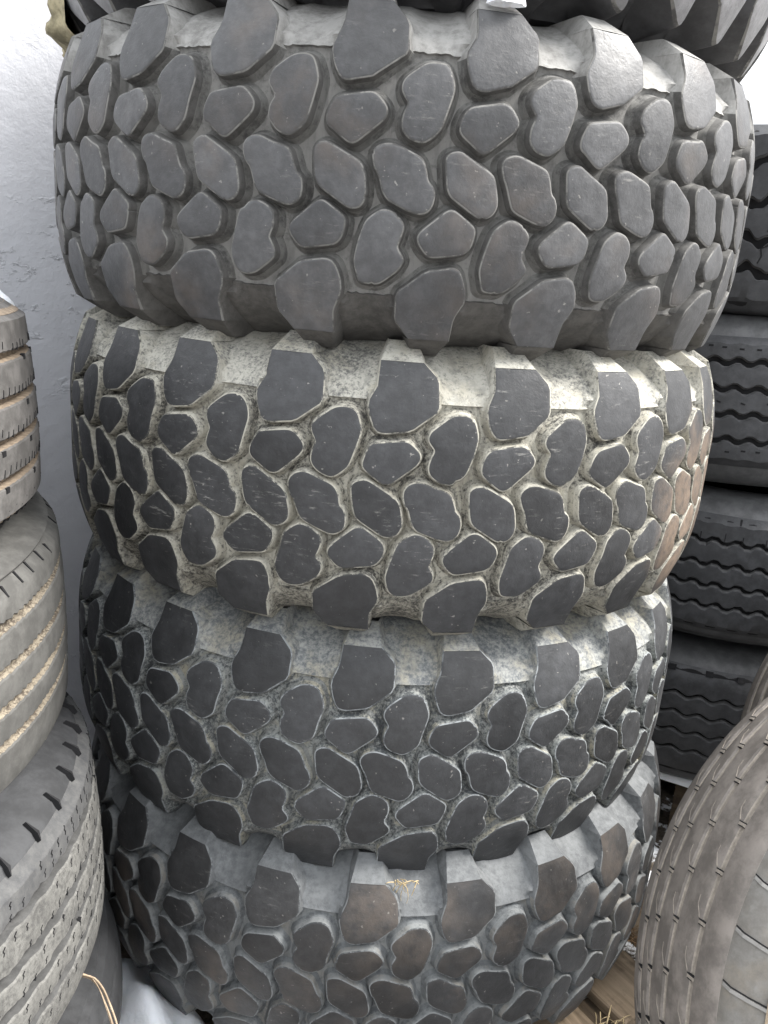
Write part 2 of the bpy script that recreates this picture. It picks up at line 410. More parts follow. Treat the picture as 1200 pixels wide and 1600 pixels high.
D3s = m_dusty('dust_pale_blue_lit_shoulder', (.26, .265, .25), (.09, .097, .104), .56, 150, .5, 9, (.26, .238, .175), soft=.10)  # blue grey dust, made paler on the upper shoulder as if lit
D3r = m_dusty('worn_rim_blue_grey', (.24, .255, .26), (.06, .063, .067), .56, 60, .4, 16)
D4 = m_dusty('dust_slate_film', (.155, .162, .162), (.07, .074, .077), .76, 90, .35, 6, (.165, .15, .125), soft=.1)
D4f = m_dusty('dust_slate_foot', (.13, .137, .14), (.05, .053, .056), .70, 90, .35, 6, soft=.1)
D4s = m_dusty('dust_slate_shoulder', (.145, .151, .154), (.075, .079, .082), .68, 70, .35, 6, soft=.12)
D4r = m_dusty('worn_rim_slate', (.17, .178, .18), (.05, .053, .056), .58, 50, .3, 16)
GRP = 'large off road tyres with rounded tread blocks in the centre stack'
M = {"M1": {"loc": [-0.0145, 1.6353, 1.5098], "rot": [[0.99736, 0.07246, 0.00504], [-0.07244, 0.99736, -0.00575], [-0.00544, 0.00537, 0.99997]]}, "M2": {"loc": [-0.001, 1.6367, 1.1026], "rot": [[0.99943, -0.03374, 0.00219], [0.03375, 0.99943, -0.00109], [-0.00215, 0.00117, 1.0]]}, "M3": {"loc": [-0.0013, 1.6428, 0.6874], "rot": [[0.99975, 0.01953, 0.01047], [-0.01967, 0.99971, 0.01373], [-0.0102, -0.01394, 0.99985]]}, "M4": {"loc": [0.0248, 1.6036, 0.3306], "rot": [[0.99978, -0.01088, -0.01768], [0.01076, 0.99992, -0.00693], [0.01776, 0.00674, 0.99982]]}, "R": {"loc": [0.905, 0.8579, 0.5238], "rot": [[0.04094, 0.99705, -0.06486], [0.38949, 0.04386, 0.91999], [0.92012, -0.06293, -0.38655]]}, "L1": {"loc": [-0.9428, 0.9298, 1.1734], "rot": [[0.99881, 0.0, -0.04871], [-0.00036, 0.99997, -0.0074], [0.04871, 0.00741, 0.99879]]}, "L2": {"loc": [-0.9092, 0.9458, 0.8865], "rot": [[1.0, 0.0, -0.00057], [-3e-05, 0.99866, -0.05183], [0.00057, 0.05183, 0.99866]]}, "L3": {"loc": [-0.8548, 0.8527, 0.5707], "rot": [[0.99808, 0.0, -0.06189], [-0.00083, 0.99991, -0.01346], [0.06188, 0.01348, 0.99799]]}, "B2": {"loc": [0.9339, 2.3767, 1.1393], "rot": [[0.99998, 0.0, -0.0068], [0.00047, 0.99763, 0.06886], [0.00678, -0.06886, 0.9976]]}, "B3": {"loc": [0.9838, 2.3671, 0.7562], "rot": [[0.99996, 0.0, 0.00878], [-9e-05, 0.99995, 0.0098], [-0.00878, -0.0098, 0.99991]]}, "B4": {"loc": [0.9899, 2.3631, 0.3643], "rot": [[1.0, 0.0, -0.00056], [0.0, 1.0, 0.00287], [0.00056, -0.00287, 1.0]]}}
def tyM(k): return M[k]['rot'], M[k]['loc']
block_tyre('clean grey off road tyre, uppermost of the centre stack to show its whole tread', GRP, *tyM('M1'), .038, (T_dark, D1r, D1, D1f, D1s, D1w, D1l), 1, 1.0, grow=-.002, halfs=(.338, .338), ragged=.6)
block_tyre('off road tyre with cream dust caked thickly between black tread blocks, in the centre stack', GRP, *tyM('M2'), .027, (T_two, D2r, D2, D2f, D2s), 2, 1.0, grow=.0025, halfs=(.338, .344))
block_tyre('off road tyre with blue grey and yellowish dust, second from bottom of centre stack', GRP, *tyM('M3'), .024, (T_mid, D3r, D3, D3f, D3s), 3, 1.0, grow=.002, halfs=(.344, .295))
block_tyre('off road tyre with brown stained shoulder lugs, lowest in the centre stack', GRP, *tyM('M4'), .026, (T_brn, D4r, D4, D4f, D4s), 4, 1.0, grow=.0005, halfs=(.292, .345))

# ------------------------------------------------------------------ topmost tyre of the centre stack (only its lower edge is in the picture)
T_top = m_tread_top('tread_top_pale_grey', (.14, .14, .143), 0, .3)
D0 = m_plain('rubber_shaded_black', (.05, .05, .052), .6, .3, 30)
MUD = m_plain('dried_mud', (.26, .23, .15), .9, .4, 30, .2)
def lug_tyre():
    dp = .055; S = .600; rnd = random.Random(9)
    root = thing('off_road_tyre', 'tyre with big shoulder lugs on top of the centre stack, cut off by the frame', 'tyre',
                 None, mat4(((1, 0, -.03), (0, 1, 0), (.03, 0, 1)), (-.014, 1.632, 1.922)))
    rb = r_base_fn(dp); hb = .350
    rt0 = lambda z: 1-.080*(abs(z)/.33)**3
    zz = [0, .1, .2, .228, .25, .275, .30, .32, .335, .345]
    up = [(z, rb(z)) for z in zz]
    wl_ = [(.348, .76), (hb, .70), (hb-.018, .62), (hb-.045, .575), (hb-.07, .55), (hb-.10, .53), (hb-.14, .535), (hb-.15, .56)]
    prof = [(-z, r) for z, r in reversed(wl_)] + [(-z, r) for z, r in reversed(up)] + up[1:] + wl_
    obj('carcass', revolve('carcass', prof, S, [D0], 0, 300), root)
    n = 33; q = 24/n
    low = [(-.34*q, -.262), (-.20*q, -.280), (.22*q, -.334), (.33*q, -.342), (.36*q, -.25), (.36*q, -.08), (.30*q, .0), (-.30*q, .02), (-.36*q, -.08), (-.36*q, -.2)]
    upp = [(-x-.5*q, -z) for x, z in low]
    for ol, lg in ((low, -1), (upp, 1)):
        vs = [block_mesh('shoulder_lug', ol, dp, [T_top, D1r, D0, D0], S, rt0, rb, 0, rnd, 0) for _ in range(2)]
        for k in range(n):
            o = obj('shoulder_lug', vs[k % 2], root); o.matrix_local = Matrix.Rotation(2*PI*(k+.18)/n, 4, 'Z')
    # mud dried on the lower left shoulder
    V, F = [], []; nu, nv = 46, 20
    for i in range(nu+1):
        a = -PI*.5 + (i/nu-.42)*.75
        for j in range(nv+1):
            t = j/nv; z = -.20-.165*math.sin(min(1, t*1.15)*PI/2); r = 1.0-.22*max(0, t-.40)**1.5*2.2
            ed = min(i, nu-i, j, nv-j)/4.0; ed = min(1, ed)
            r += (.012*math.sin(i*.9+j*.3)+.010*math.sin(i*.37-j*.8)+rnd.uniform(-.004, .004))*ed - .03*(1-ed)
            V.append((S*r*math.sin(a), -S*r*math.cos(a), S*z))
    for i in range(nu):
        for j in range(nv): F.append((i*(nv+1)+j, (i+1)*(nv+1)+j, (i+1)*(nv+1)+j+1, i*(nv+1)+j+1))
    obj('dried_mud', mesh('dried_mud', V, F, [MUD]), root)
lug_tyre()

# ------------------------------------------------------------------ ribbed truck tyres
BLACK = m_plain('cut_shadow_rubber', (.012, .012, .013), .9, .2)
def ribbed_tyre(name, label, group, mw, R, tread, hz, grooves, depth, zig, mats, bead=.55, drop=.012, crown=.006, segs=720,
                top_prof=None, sipes=(), rib_div=2, seed=0):
    """tread=(z low, z high); hz=(section half height down, up); grooves=[(centre z, width)]; zig(g, i)->dz"""
    rnd = random.Random(seed); grooves = sorted(grooves)
    top, floor, side, cut = mats[:4]; cfloor = mats[4] if len(mats) > 4 else floor
    root = thing(name, label, 'tyre', group, mw)
    zl, zh = tread; zm = (zl+zh)/2; zh2 = (zh-zl)/2
    rt = lambda z: R-crown*((z-zm)/zh2)**2-max(0, abs(z-zm)/zh2-.86)**2*drop*50
    # carcass
    cr = [(zl+(zh-zl)*i/24, rt(zl+(zh-zl)*i/24)-depth) for i in range(25)]
    cr[0] = (zl+.001, rt(zl)-.002); cr[-1] = (zh-.001, rt(zh)-.002)
    cr[1] = (cr[1][0], rt(cr[1][0])-.004); cr[-2] = (cr[-2][0], rt(cr[-2][0])-.004)
    def sw(h, z0, r0):
        b = R*bead
        return [(z0+(h-z0)*.25, r0-.006), (z0+(h-z0)*.55, r0-.022), (z0+(h-z0)*.85, r0-.045), (h, r0-(r0-b)*.45), (h-.003, r0-(r0-b)*.62), (h-.012, r0-(r0-b)*.8), (h-.03, b+.008), (h-.04, b), (h-.06, b), (h-.065, b+.02)]
    U = top_prof or sw(hz[1], zh, rt(zh)-.002)
    Lw = [(-z, r) for z, r in sw(hz[0], -zl, rt(zl)-.002)]
    prof = list(reversed(Lw)) + cr + U
    nl = len(Lw); mi = [1 if nl <= j < nl+len(cr)-1 else 0 for j in range(len(prof)-1)]
    obj('carcass', revolve('carcass', prof, 1.0, [side, cfloor], mi, 240, None, 40), root)
    # ribs
    ed = [(None, zl)] + [(g, c) for g, c in enumerate(grooves)] + [(None, zh)]
    for k in range(len(grooves)+1):
        V, F, MI = [], [], []
        gl = ed[k]; gh = ed[k+1]
        for i in range(segs):
            a = 2*PI*i/segs; s, c = math.sin(a), math.cos(a)
            if gl[0] is None: z0 = zl; first = True
            else: z0 = gl[1][0]+gl[1][1]/2+zig(gl[0], i, 1); first = False
            if gh[0] is None: z1 = zh; last = True
            else: z1 = gh[1][0]-gh[1][1]/2+zig(gh[0], i, -1); last = False
            rows = [(z0-(0 if first else .003), rt(z0)-depth-.002 if not first else rt(z0)-.006), (z0-.0004, rt(z0)-.0025), (z0+.0016, rt(z0)-.0004)]
            for q in range(1, rib_div+1):
                z = z0+(z1-z0)*q/(rib_div+1); rows.append((z, rt(z)))
            rows += [(z1-.0016, rt(z1)-.0004), (z1+.0004, rt(z1)-.0025), (z1+(0 if last else .003), rt(z1)-depth-.002 if not last else rt(z1)-.006)]
            for z, r in rows: V.append((r*s, -r*c, z))
        m = len(rows)
        for i in range(segs):
            j = (i+1) % segs
            for q in range(m-1): F.append((i*m+q, j*m+q, j*m+q+1, i*m+q+1)); MI.append(1 if q in (0, m-2) else 0)
        rib = obj('rib', mesh('rib', V, F, [top, floor], MI, True, 38), root)
        # dark strips proud of this rib, standing for the shade in its sipes
        V, F = [], []
        for (rk, zc, ln, per, wd, skew, jit, hook) in sipes:
            if rk != k: continue
            nn = int(2*PI*R/per)
            for i in range(nn):
                if jit and rnd.random() < jit*.3: continue
                a = 2*PI*(i+rnd.uniform(-.12, .12)*(1 if jit else 0))/nn
                z = zc + rnd.uniform(-.003, .003)*(1 if jit else 0); L = ln*rnd.uniform(1-.4*jit, 1)
                pts = [(a-skew*L/2/R, z-L/2), (a+skew*L/2/R, z+L/2)]
                if hook: pts = [pts[0], (pts[0][0]+hook/R, z-L*.15), (pts[0][0]+hook*.3/R, z+L*.2), (pts[1][0]+hook/R, z+L/2)]
                w2 = wd/2/R
                for p, q in zip(pts, pts[1:]):
                    dz = q[1]-p[1]; da = (q[0]-p[0]); l = math.hypot(dz, da*R) or 1; oa = wd/2*dz/l/R; oz = -wd/2*da*R/l
                    b = len(V)
                    for (aa, z_) in ((p[0]-oa, p[1]-oz), (p[0]+oa, p[1]+oz), (q[0]+oa, q[1]+oz), (q[0]-oa, q[1]-oz)):
                        for e in (-.004, .0005):
                            r = rt(z_)+e; V.append((r*math.sin(aa), -r*math.cos(aa), z_))
                    F += [(b+1, b+3, b+5, b+7), (b, b+1, b+3, b+2), (b+2, b+3, b+5, b+4), (b+4, b+5, b+7, b+6), (b+6, b+7, b+1, b)]
        if V: obj('sipe', mesh('sipe', V, F, [cut], smooth=False), rib, 'stuff')
    return root, rt

def tri(x): x = x % 1; return 4*x-1 if x < .5 else 3-4*x
def clampwave(amp, n, segs=720, ph=0.0, sharp=1.8):
    return lambda g, i, s: amp*max(-1, min(1, sharp*tri(n*i/segs+ph+.13*g)))
def serr(amp, seed, wave=0, n=40, segs=720):
    r = random.Random(seed); t = [[r.uniform(-1, 1) for _ in range(720)] for _ in range(12)]
    return lambda g, i, s: amp*t[(g*2+(s > 0)) % 12][i]*(.3 if s < 0 else 1)+wave*max(-1, min(1, 2.2*tri(n*i/segs+.2*g)))
def serr2(amp, n, seed, wave=0, wn_=40):
    """little teeth hanging into the groove"""
    r = random.Random(seed)
    t = [r.uniform(.4, 1) for _ in range(n)]
    def f(g, i, s):
        x = n*i/720; k = int(x) % n; fr = x % 1
        v = amp*t[(k*7+g*3) % n]*(1-fr)
        return (v if s > 0 else -v*.6)+wave*max(-1, min(1, 2.4*tri(wn_*i/720+.2*g)))
    return f

# left stack -------------------------------------------------------
G_L = 'ribbed truck tyres in the left stack'
Lr = m_plain('rubber_dusty_grey', (.115, .11, .105), .72, .3, 30)
Ld = m_plain('groove_dirt_brown', (.22, .175, .13), .9, .3, 120)
Lc = m_plain('rubber_pale_dust', (.100, .098, .092), .8, .25, 25)
Lcd = m_dusty('groove_dirt_cream', (.27, .235, .18), (.085, .07, .055), .60, 220, .6, 9)
Lw = m_dusty('rib_white_dust', (.15, .148, .138), (.07, .069, .066), .62, 160, .5, 12, soft=.10)
Ldk = m_dusty('rib_dark_dusted', (.10, .10, .098), (.05, .051, .053), .5, 60, .3, 9, soft=.15)
Lwf = m_plain('groove_floor_grey', (.06, .06, .059), .8, .3, 60)
Lk = m_plain('sidewall_black', (.043, .044, .046), .68, .28, 22, .2)
ribbed_tyre('truck_tyre', 'dusty brownish grey truck tyre with snow on it, topmost of the left stack', G_L, mat4(*tyM('L1')), .493, (-.132, .128), (.146, .146),
            [(.0706, .010), (.0192, .010), (-.0281, .010), (-.0737, .010)], .013, serr2(.0025, 180, 3), (Lr, Ld, Lr, BLACK), bead=.6, drop=.02,
            sipes=[(k, z, .010, .0165, .0012, .25, .5, 0) for k, z in ((1, -.0737+.012), (2, -.0281+.012), (3, .0192+.012), (4, .0706+.012))]
                 +[(k, z, .007, .11, .009, 0, .2, 0) for k, z in ((0, -.0737-.009), (1, -.0281-.009), (2, .0192-.009), (3, .0706-.009))]
                 +[(0, -.115, .022, .02, .001, .2, 1, 0)], seed=11)
# ridged upper sidewall of the second tyre
def ridged(h, z0, r0, b):
    out = [(z0+.004, r0-.004), (z0+.012, r0-.02), (h-.002, r0-.045)]
    r = r0-.048
    for k in range(6): out += [(h+.0000, r), (h+.0018, r-.002), (h+.0018, r-.005), (h, r-.007)]; r -= .0095
    return out + [(h-.004, r-.02), (h-.02, b+.01), (h-.03, b), (h-.06, b), (h-.065, b+.02)]
ribbed_tyre('truck_tyre', 'pale dusty truck tyre with sandy dirt in fine toothed grooves, second in left stack', G_L, mat4(*tyM('L2')), .4836, (-.150, .1285), (.157, .145),
            [(.0800, .010), (.0256, .010), (-.0228, .010), (-.0699, .010)], .008, serr2(.006, 230, 5), (Lc, Lcd, Lc, BLACK), bead=.6, drop=.012,
            top_prof=ridged(.148, .1285, .470, .30), sipes=[(4, .120, .014, .034, .003, .1, .4, 0)], seed=12)
L3root, _ = ribbed_tyre('truck_tyre', 'truck tyre with whitish dusty zigzag ribs and dark notched shoulder, left stack', G_L, mat4(*tyM('L3')), .506, (-.137, .125), (.155, .160),
            [(.0777, .014), (.0230, .014), (-.0230, .014), (-.068, .014)], .015, serr2(.003, 140, 7, .0016, 70), (Lw, Lwf, Lk, BLACK, BLACK), bead=.58, drop=.012,
            sipes=[(k, z, .010, .021, .0010, .3, .9, .002) for k, z in ((0, -.085), (1, -.055), (1, -.036), (2, -.010), (2, .010), (3, .036), (3, .062), (4, .092), (4, .107))], seed=13)
for ch in list(L3root.children):
    if ch.name.startswith('rib') and len(ch.data.materials) and max(v.co.z for v in ch.data.vertices) > .12: ch.data.materials[0] = Ldk
def shoulder_slots(root, prof, n, wd, me_name='shoulder_slot', skew=.0, mat=None):
    V, F = [], []
    for j, (z, r) in enumerate(prof):
        for s_ in (-1, 1):
            k = 1 if 0 < j < len(prof)-1 else .2
            a = s_*wd/2*k/r + skew*j/len(prof)
            V.append((r*math.sin(a), -r*math.cos(a), z+.0012))
    for s_ in range(len(prof)-1): F.append((2*s_, 2*s_+1, 2*s_+3, 2*s_+2))
    # sides of the dark strip that stands for the shade in a slot
    b = len(V)
    V += [(x*.985, y*.985, z-.006) for x, y, z in V]
    for j in range(len(prof)-1):
        F += [(2*j, 2*j+2, b+2*j+2, b+2*j), (2*j+1, b+2*j+1, b+2*j+3, 2*j+3)]
    me = mesh(me_name, V, F, [mat or BLACK], smooth=False)
    for k in range(n):
        o = obj(me_name, me, root); o.matrix_local = Matrix.Rotation(2*PI*(k+.37)/n, 4, 'Z')
shoulder_slots(L3root, [(.1255, .4925), (.1345, .4885), (.1445, .4725)], 52, .0042, skew=.02)
ribbed_tyre('truck_tyre', 'plain black truck tyre lowest in the left stack beside the snow', G_L, mat4(((1, 0, 0), (0, 1, 0), (0, 0, 1)), (-.850, .90, .272)), .512, (-.11, .10), (.15, .142),
            [(.05, .008), (0.0, .008), (-.05, .008)], .008, clampwave(.002, 60), (Lk, Lk, Lk, BLACK), bead=.6, drop=.03, crown=.03, seed=14)

# right rear stack -------------------------------------------------
G_B = 'black ribbed truck tyres in the right rear stack'
Bk = m_plain('rubber_black', (.050, .051, .054), .5, .25, 35)
Bs = m_plain('sidewall_grey_black', (.085, .086, .088), .5, .25, 25)
Bg = m_plain('groove_side_black', (.12, .12, .12), .6, .2, 60)
def waves(amp, n, w2=0): return lambda g, i, s: amp*max(-1, min(1, 1.7*tri(n*i/720)))
def lugwave(amp, n, amp2):
    return lambda g, i, s: amp*math.sin(2*PI*(n*i/720)+g*1.7)+amp2*math.sin(2*PI*(n*2.5*i/720)+s+g)
ribbed_tyre('truck_tyre', 'chunky black truck tyre with wide wavy grooves topping the right rear stack', G_B, mat4(((1, 0, 0), (0, 1, 0), (0, 0, 1)), (.96, 2.385, 1.565)), .535, (-.19, .19), (.205, .20),
            [(.118, .022), (.038, .022), (-.040, .022), (-.108, .022)], .018, lugwave(.010, 42, .003), (Bk, Bg, Bk, BLACK, BLACK), bead=.58, drop=.02,
            sipes=[(k, z, .05, .09, .003, .5, .6, .006) for k, z in ((1, -.072), (2, 0), (3, .08))], seed=21)
def slit(k, z): return (k, z, .010, .034, .0022, 1.3, .4, 0)
ribbed_tyre('truck_tyre', 'black truck tyre with four smooth wavy grooves under the chunky rear tyre', G_B, mat4(*tyM('B2')), .546, (-.145, .1445), (.20, .20),
            [(.0880, .016), (.0292, .016), (-.0282, .016), (-.0859, .016)], .014, waves(.0045, 68), (Bk, Bg, Bs, BLACK, BLACK), bead=.58, drop=.015,
            sipes=[(4, .12, .004, .034, .010, 0, .2, 0), (2, .0, .004, .05, .010, .3, .5, 0), (0, -.11, .004, .034, .010, 0, .2, 0)], seed=22)
ribbed_tyre('truck_tyre', 'black truck tyre with sharply toothed zigzag grooves in the right rear stack', G_B, mat4(*tyM('B3')), .546, (-.145, .1435), (.19, .185),
            [(.0809, .012), (.0244, .012), (-.0276, .012), (-.0795, .012)], .014, serr2(.003, 68*2, 4, .0045, 68), (Bk, Bg, Bs, BLACK, BLACK), bead=.58, drop=.015,
            sipes=[(4, .0809+.013, .02, .047, .0022, 0, .1, 0), (4, .135, .016, .075, .004, .1, .1, 0)], seed=23)
ribbed_tyre('truck_tyre', 'black truck tyre with rounded zigzag grooves, lowest in the right rear stack', G_B, mat4(*tyM('B4')), .546, (-.150, .147), (.20, .185),
            [(.0736, .0115), (.0232, .0115), (-.0266, .0115), (-.0768, .0115)], .014, lambda g, i, s: .0055*math.sin(2*PI*58*i/720+g*.5), (Bk, Bg, Bs, BLACK, BLACK), bead=.58, drop=.015,
            sipes=[(4, .140, .010, .08, .018, 0, .1, 0)], seed=24)

# worn tyres standing at the right ----------------------------------
G_R = 'worn truck tyres leaning at the right'
Rt = m_plain('rubber_worn_brown', (.17, .152, .136), .6, .3, 26)
Rf = m_plain('groove_dust_tan', (.27, .24, .205), .85, .2, 120)
Rs = m_dusty('sidewall_pale_grey', (.19, .184, .172), (.12, .112, .10), .62, 30, .3, 6, (.20, .17, .13), soft=.14)
Rb = m_plain('shoulder_bar_pale', (.22, .213, .20), .6, .15, 30)
TAN = m_plain('tan_dust', (.30, .24, .17), .85, .2, 30)
def worn_tyre(label, mw, detail):
    R = .515; gz = [-.0703, -.0164, .0313, .0696]
    U = None
    low = [(-.1125, .0), ]
    root, rt = ribbed_tyre('worn_truck_tyre', label, G_R, mw, R, (-.1137, .112), (.158, .15),
        [(z, .0105) for z in gz], .004, serr(.0004, 31), (Rt, Rf, Rs, BLACK), bead=.56, drop=.004, crown=.012, rib_div=3, seed=31)
    if not detail: return root
    n = 51; da = 2*PI/50.85; offs = {.0696: 0, .0313: .235, -.0164: .496, -.0703: .766}
    def strip(V, F, a0, z0, a1, z1, wd, e0, e1):
        dz = z1-z0; dd = (a1-a0)*R; l = math.hypot(dz, dd) or 1; oa = wd/2*dz/l/R; oz = -wd/2*dd/l; b = len(V)
        for aa, z_ in ((a0-oa, z0-oz), (a0+oa, z0+oz), (a1+oa, z1+oz), (a1-oa, z1-oz)):
            for e in (e0, e1): r = rt(z_)+e; V.append((r*math.sin(aa), -r*math.cos(aa), z_))
        F += [(b+1, b+3, b+5, b+7), (b, b+1, b+3, b+2), (b+2, b+3, b+5, b+4), (b+4, b+5, b+7, b+6), (b+6, b+7, b+1, b)]
    for z, of in offs.items():
        V, F = [], []; V2, F2 = [], []; V3, F3 = [], []
        for k in range(-8, 30):
            a = (k+of)*da
            strip(V, F, a+.001, z-.0065, a+.001, z+.0065, .0014, -.003, .0007)
            strip(V, F, a-.009, z-.0035, a-.009, z+.0055, .0012, -.003, .0007)
            strip(V2, F2, a-.004, z-.006, a-.004, z+.0065, .0048, -.003, .0005)
            strip(V3, F3, a+.004, z+.008, a+.030, z+.017, .0009, -.003, .0005)
            strip(V3, F3, a+.030, z+.017, a+.052, z+.0175, .0009, -.003, .0005)
        obj('groove_slot', mesh('groove_slot', V, F, [BLACK], smooth=False), root, 'stuff')
        obj('wear_bar', mesh('wear_bar', V2, F2, [Rf], smooth=False), root, 'stuff')
        obj('dusty_sipe', mesh('dusty_sipe', V3, F3, [Rf], smooth=False), root, 'stuff')
    # lateral notches on the visible shoulder: a raised bar, beside it a dark strip for the slot's shade
    r0 = rt(-.1137)-.002; h = .158
    pr = [(-.1150, r0-.0008), (-(.1137+(h-.1137)*.25), r0-.006), (-(.1137+(h-.1137)*.55), r0-.022), (-(.1137+(h-.1137)*.80), r0-.040)]
    def bar(a0, a1, e, m, nm_):
        V, F = [], []
        for j, (z, r) in enumerate(pr):
            sk = -.006*j
            nr, nz = ((.35, -.94) if j == 0 else (.75, -.66))
            for a_, ee in ((a0, -.003), (a0+.0006, e), (a1-.0006, e), (a1, -.003)):
                rr = r+nr*ee; V.append((rr*math.sin(a_+sk), -rr*math.cos(a_+sk), z+nz*ee))
            if j:
                b_ = (j-1)*4
                for q in range(3): F.append((b_+q, b_+4+q, b_+5+q, b_+1+q))
        F.append((0, 1, 2, 3)); m_ = len(V)-4; F.append((m_, m_+3, m_+2, m_+1))
        me = mesh(nm_, V, F, [m], smooth=False)
        for k in range(-8, 30):
            o = obj(nm_, me, root); o.matrix_local = Matrix.Rotation((k+.996)*da, 4, 'Z')
    bar(.0055, .0095, .0009, BLACK, 'shoulder_slot')
    bar(-.004, .0050, .0020, Rb, 'shoulder_bar')
    vs = [(-.1490, r0-.036), (-.1530, r0-.040), (-.1560, r0-.050), (-.1560, r0-.058), (-.1540, r0-.066)]
    obj('sidewall_ring', revolve('sidewall_ring', vs, 1.0, [TAN], 0, 200), root)
    return root
worn_tyre('worn brownish tyre leaning in the right foreground with shallow straight grooves', mat4(*tyM('R')), True)
mr = Matrix(M['R']['rot'])
worn_tyre('grey tyre edge just showing at the right border behind the worn foreground tyre', mat4(mr, (1.255, 1.40, .50)), False)

# ------------------------------------------------------------------ pallets, snow, straw
def woodM(name, a, b):
    n = N(name, .85, .2)
    v = n.map(n.tc, (3, 40, 40)); g = n.noise(1, 6, .7, v); g2 = n.noise(30, 4)
    c = n.mix(n.ramp(g, .3, .7), a, b); c = n.mix(n.ramp(g2, .5, .75, 0, .6), c, tuple(x*.4 for x in a))
    return n.done(c, n.bump(g, .5, .003))
W1 = woodM('pallet_wood_weathered', (.10, .075, .05), (.26, .20, .14)); W2 = woodM('pallet_wood_dark', (.04, .03, .022), (.10, .075, .05))
SNOW = m_plain('snow', (.82, .84, .87), .6, .05, 60, .3)
def snowM():
    n = N('snow_clean', .55, .3)
    a = n.noise(90, 5, .7); b = n.noise(14, 4)
    m = n.done((.84, .86, .89), n.bump(a, .35, .004, n.bump(b, .4, .02)))
    n.b.inputs['Subsurface Weight'].default_value = .15; n.b.inputs['Subsurface Radius'].default_value = (.02, .025, .03); return m
SNW = snowM()
def board(me_cache, parent, m, L, w_, h, loc):
    key = (round(L, 3), round(w_, 3), round(h, 3), m.name)
    if key not in me_cache:
        b = .003; X, Y, Z = L/2, w_/2, h/2
        V = []
        for z, i in ((-Z, 0), (Z-b, 0), (Z, b)):
            V += [(-X+i, -Y+i, z), (X-i, -Y+i, z), (X-i, Y-i, z), (-X+i, Y-i, z)]
        F = [(3, 2, 1, 0), (8, 9, 10, 11)]
        for r in (0, 4):
            for q in range(4): F.append((r+q, r+(q+1) % 4, r+4+(q+1) % 4, r+4+q))
        me_cache[key] = mesh('board', V, F, [m], smooth=False)
    o = obj('board', me_cache[key], parent); o.location = loc
    return o
cacheb = {}
def pallet(label, loc, ang, L, nb, bw, gap, top, ends=()):
    root = thing('wooden_pallet', label, 'pallet', 'wooden pallets under the tyre stacks', Matrix.Translation(loc) @ Matrix.Rotation(ang, 4, 'Z'))
    tot = nb*bw+(nb-1)*gap; rr = random.Random(int(loc[0]*100))
    for k in range(nb):
        o = board(cacheb, root, W1, L, bw, .022, (rr.uniform(-.008, .008), -tot/2+bw/2+k*(bw+gap), top-.011)); o.rotation_euler.z = rr.uniform(-.008, .008)
    for x in (-L/2+.05, 0, L/2-.05):
        o = obj('bearer', cacheb.setdefault('be%d' % nb, None) or mk_bearer(tot, top), root); o.location = (x, 0, 0)
        cacheb['be%d' % nb] = o.data
    return root
def mk_bearer(tot, top):
    V = []; Y = tot/2-.004; h = top-.0235
    for z in (.0, h): V += [(-.045, -Y, z), (.045, -Y, z), (.045, Y, z), (-.045, Y, z)]
    return mesh('bearer', V, [(3, 2, 1, 0), (4, 5, 6, 7), (0, 1, 5, 4), (1, 2, 6, 5), (2, 3, 7, 6), (3, 0, 4, 7)], [W2], smooth=False)
pang = math.atan2(-.82, .573)
# pallet frame: local x along the boards; gap between two boards runs through (.456, 1.25)
pd = Vector((math.cos(pang), math.sin(pang))); pn = Vector((-pd.y, pd.x))
nb_, bw_, gp_ = 5, .135, .048
tot_ = nb_*bw_+(nb_-1)*gp_
gy = Vector((.447, 1.235)).dot(pn)                       # across-board position of that gap
k_ = 2                                                    # gap after board index k_
y0 = gy-(k_+1)*bw_-k_*gp_-gp_/2+tot_/2
xe = Vector((.505, 1.175)).dot(pd)-.60
c2 = pd*xe+pn*y0
pallet('weathered wooden pallet under the centre tyre stack', Vector((c2.x, c2.y, 0)), pang, 1.2, nb_, bw_, gp_, .121)
pallet('snow edged wooden pallet under the right rear stack', Vector((1.15, 2.38, .0)), math.atan2(-.50, .86), 1.15, 6, .14, .05, .17)
pallet('wooden pallet under the left tyre stack', Vector((-.93, .86, 0)), wang, 1.1, 6, .14, .05, .118)

def snow_heap(name, label, cx, cy, z0, lx, ly, h, ang, seed, parent=None, nx=44, ny=30, sq=1.6, f=1.0):
    rr = random.Random(seed); ph = [rr.uniform(0, 6) for _ in range(8)]; V, F = [], []
    for i in range(nx+1):
        for j in range(ny+1):
            u = 2*i/nx-1; v = 2*j/ny-1
            th = math.atan2(v, u); rad = 1+.10*math.sin(3*th+ph[0])+.07*math.sin(5*th+ph[1])+.05*math.sin(9*th+ph[2])
            # square grid mapped to a disc
            m = max(abs(u), abs(v)); d = math.hypot(u, v) or 1
            x, y = u*m/d*rad, v*m/d*rad
            e = max(0, 1-m**2.2)**(1/sq)
            z = h*e*(1+.18*math.sin(4*x*f+ph[3])*math.cos(3.3*y*f+ph[4])+.10*math.sin(9*x*f+ph[5]+2*y)+.08*math.sin(11*y*f+ph[6]))
            if m < 1: z += rr.uniform(-.0012, .0012)
            X, Y = x*lx, y*ly; c, s = math.cos(ang), math.sin(ang)
            V.append((cx+X*c-Y*s, cy+X*s+Y*c, z0+z-(.01 if m > .99 else 0)))
    for i in range(nx):
        for j in range(ny): F.append((i*(ny+1)+j, (i+1)*(ny+1)+j, (i+1)*(ny+1)+j+1, i*(ny+1)+j+1))
    o = obj(name, mesh(name, V, F, [SNW]))
    return tag(o, label, 'snow')
snow_heap('snow_heap', 'heap of white snow on the ground between the left and centre stacks', -.345, 1.09, 0, .13, .30, .14, R_(28), 3)
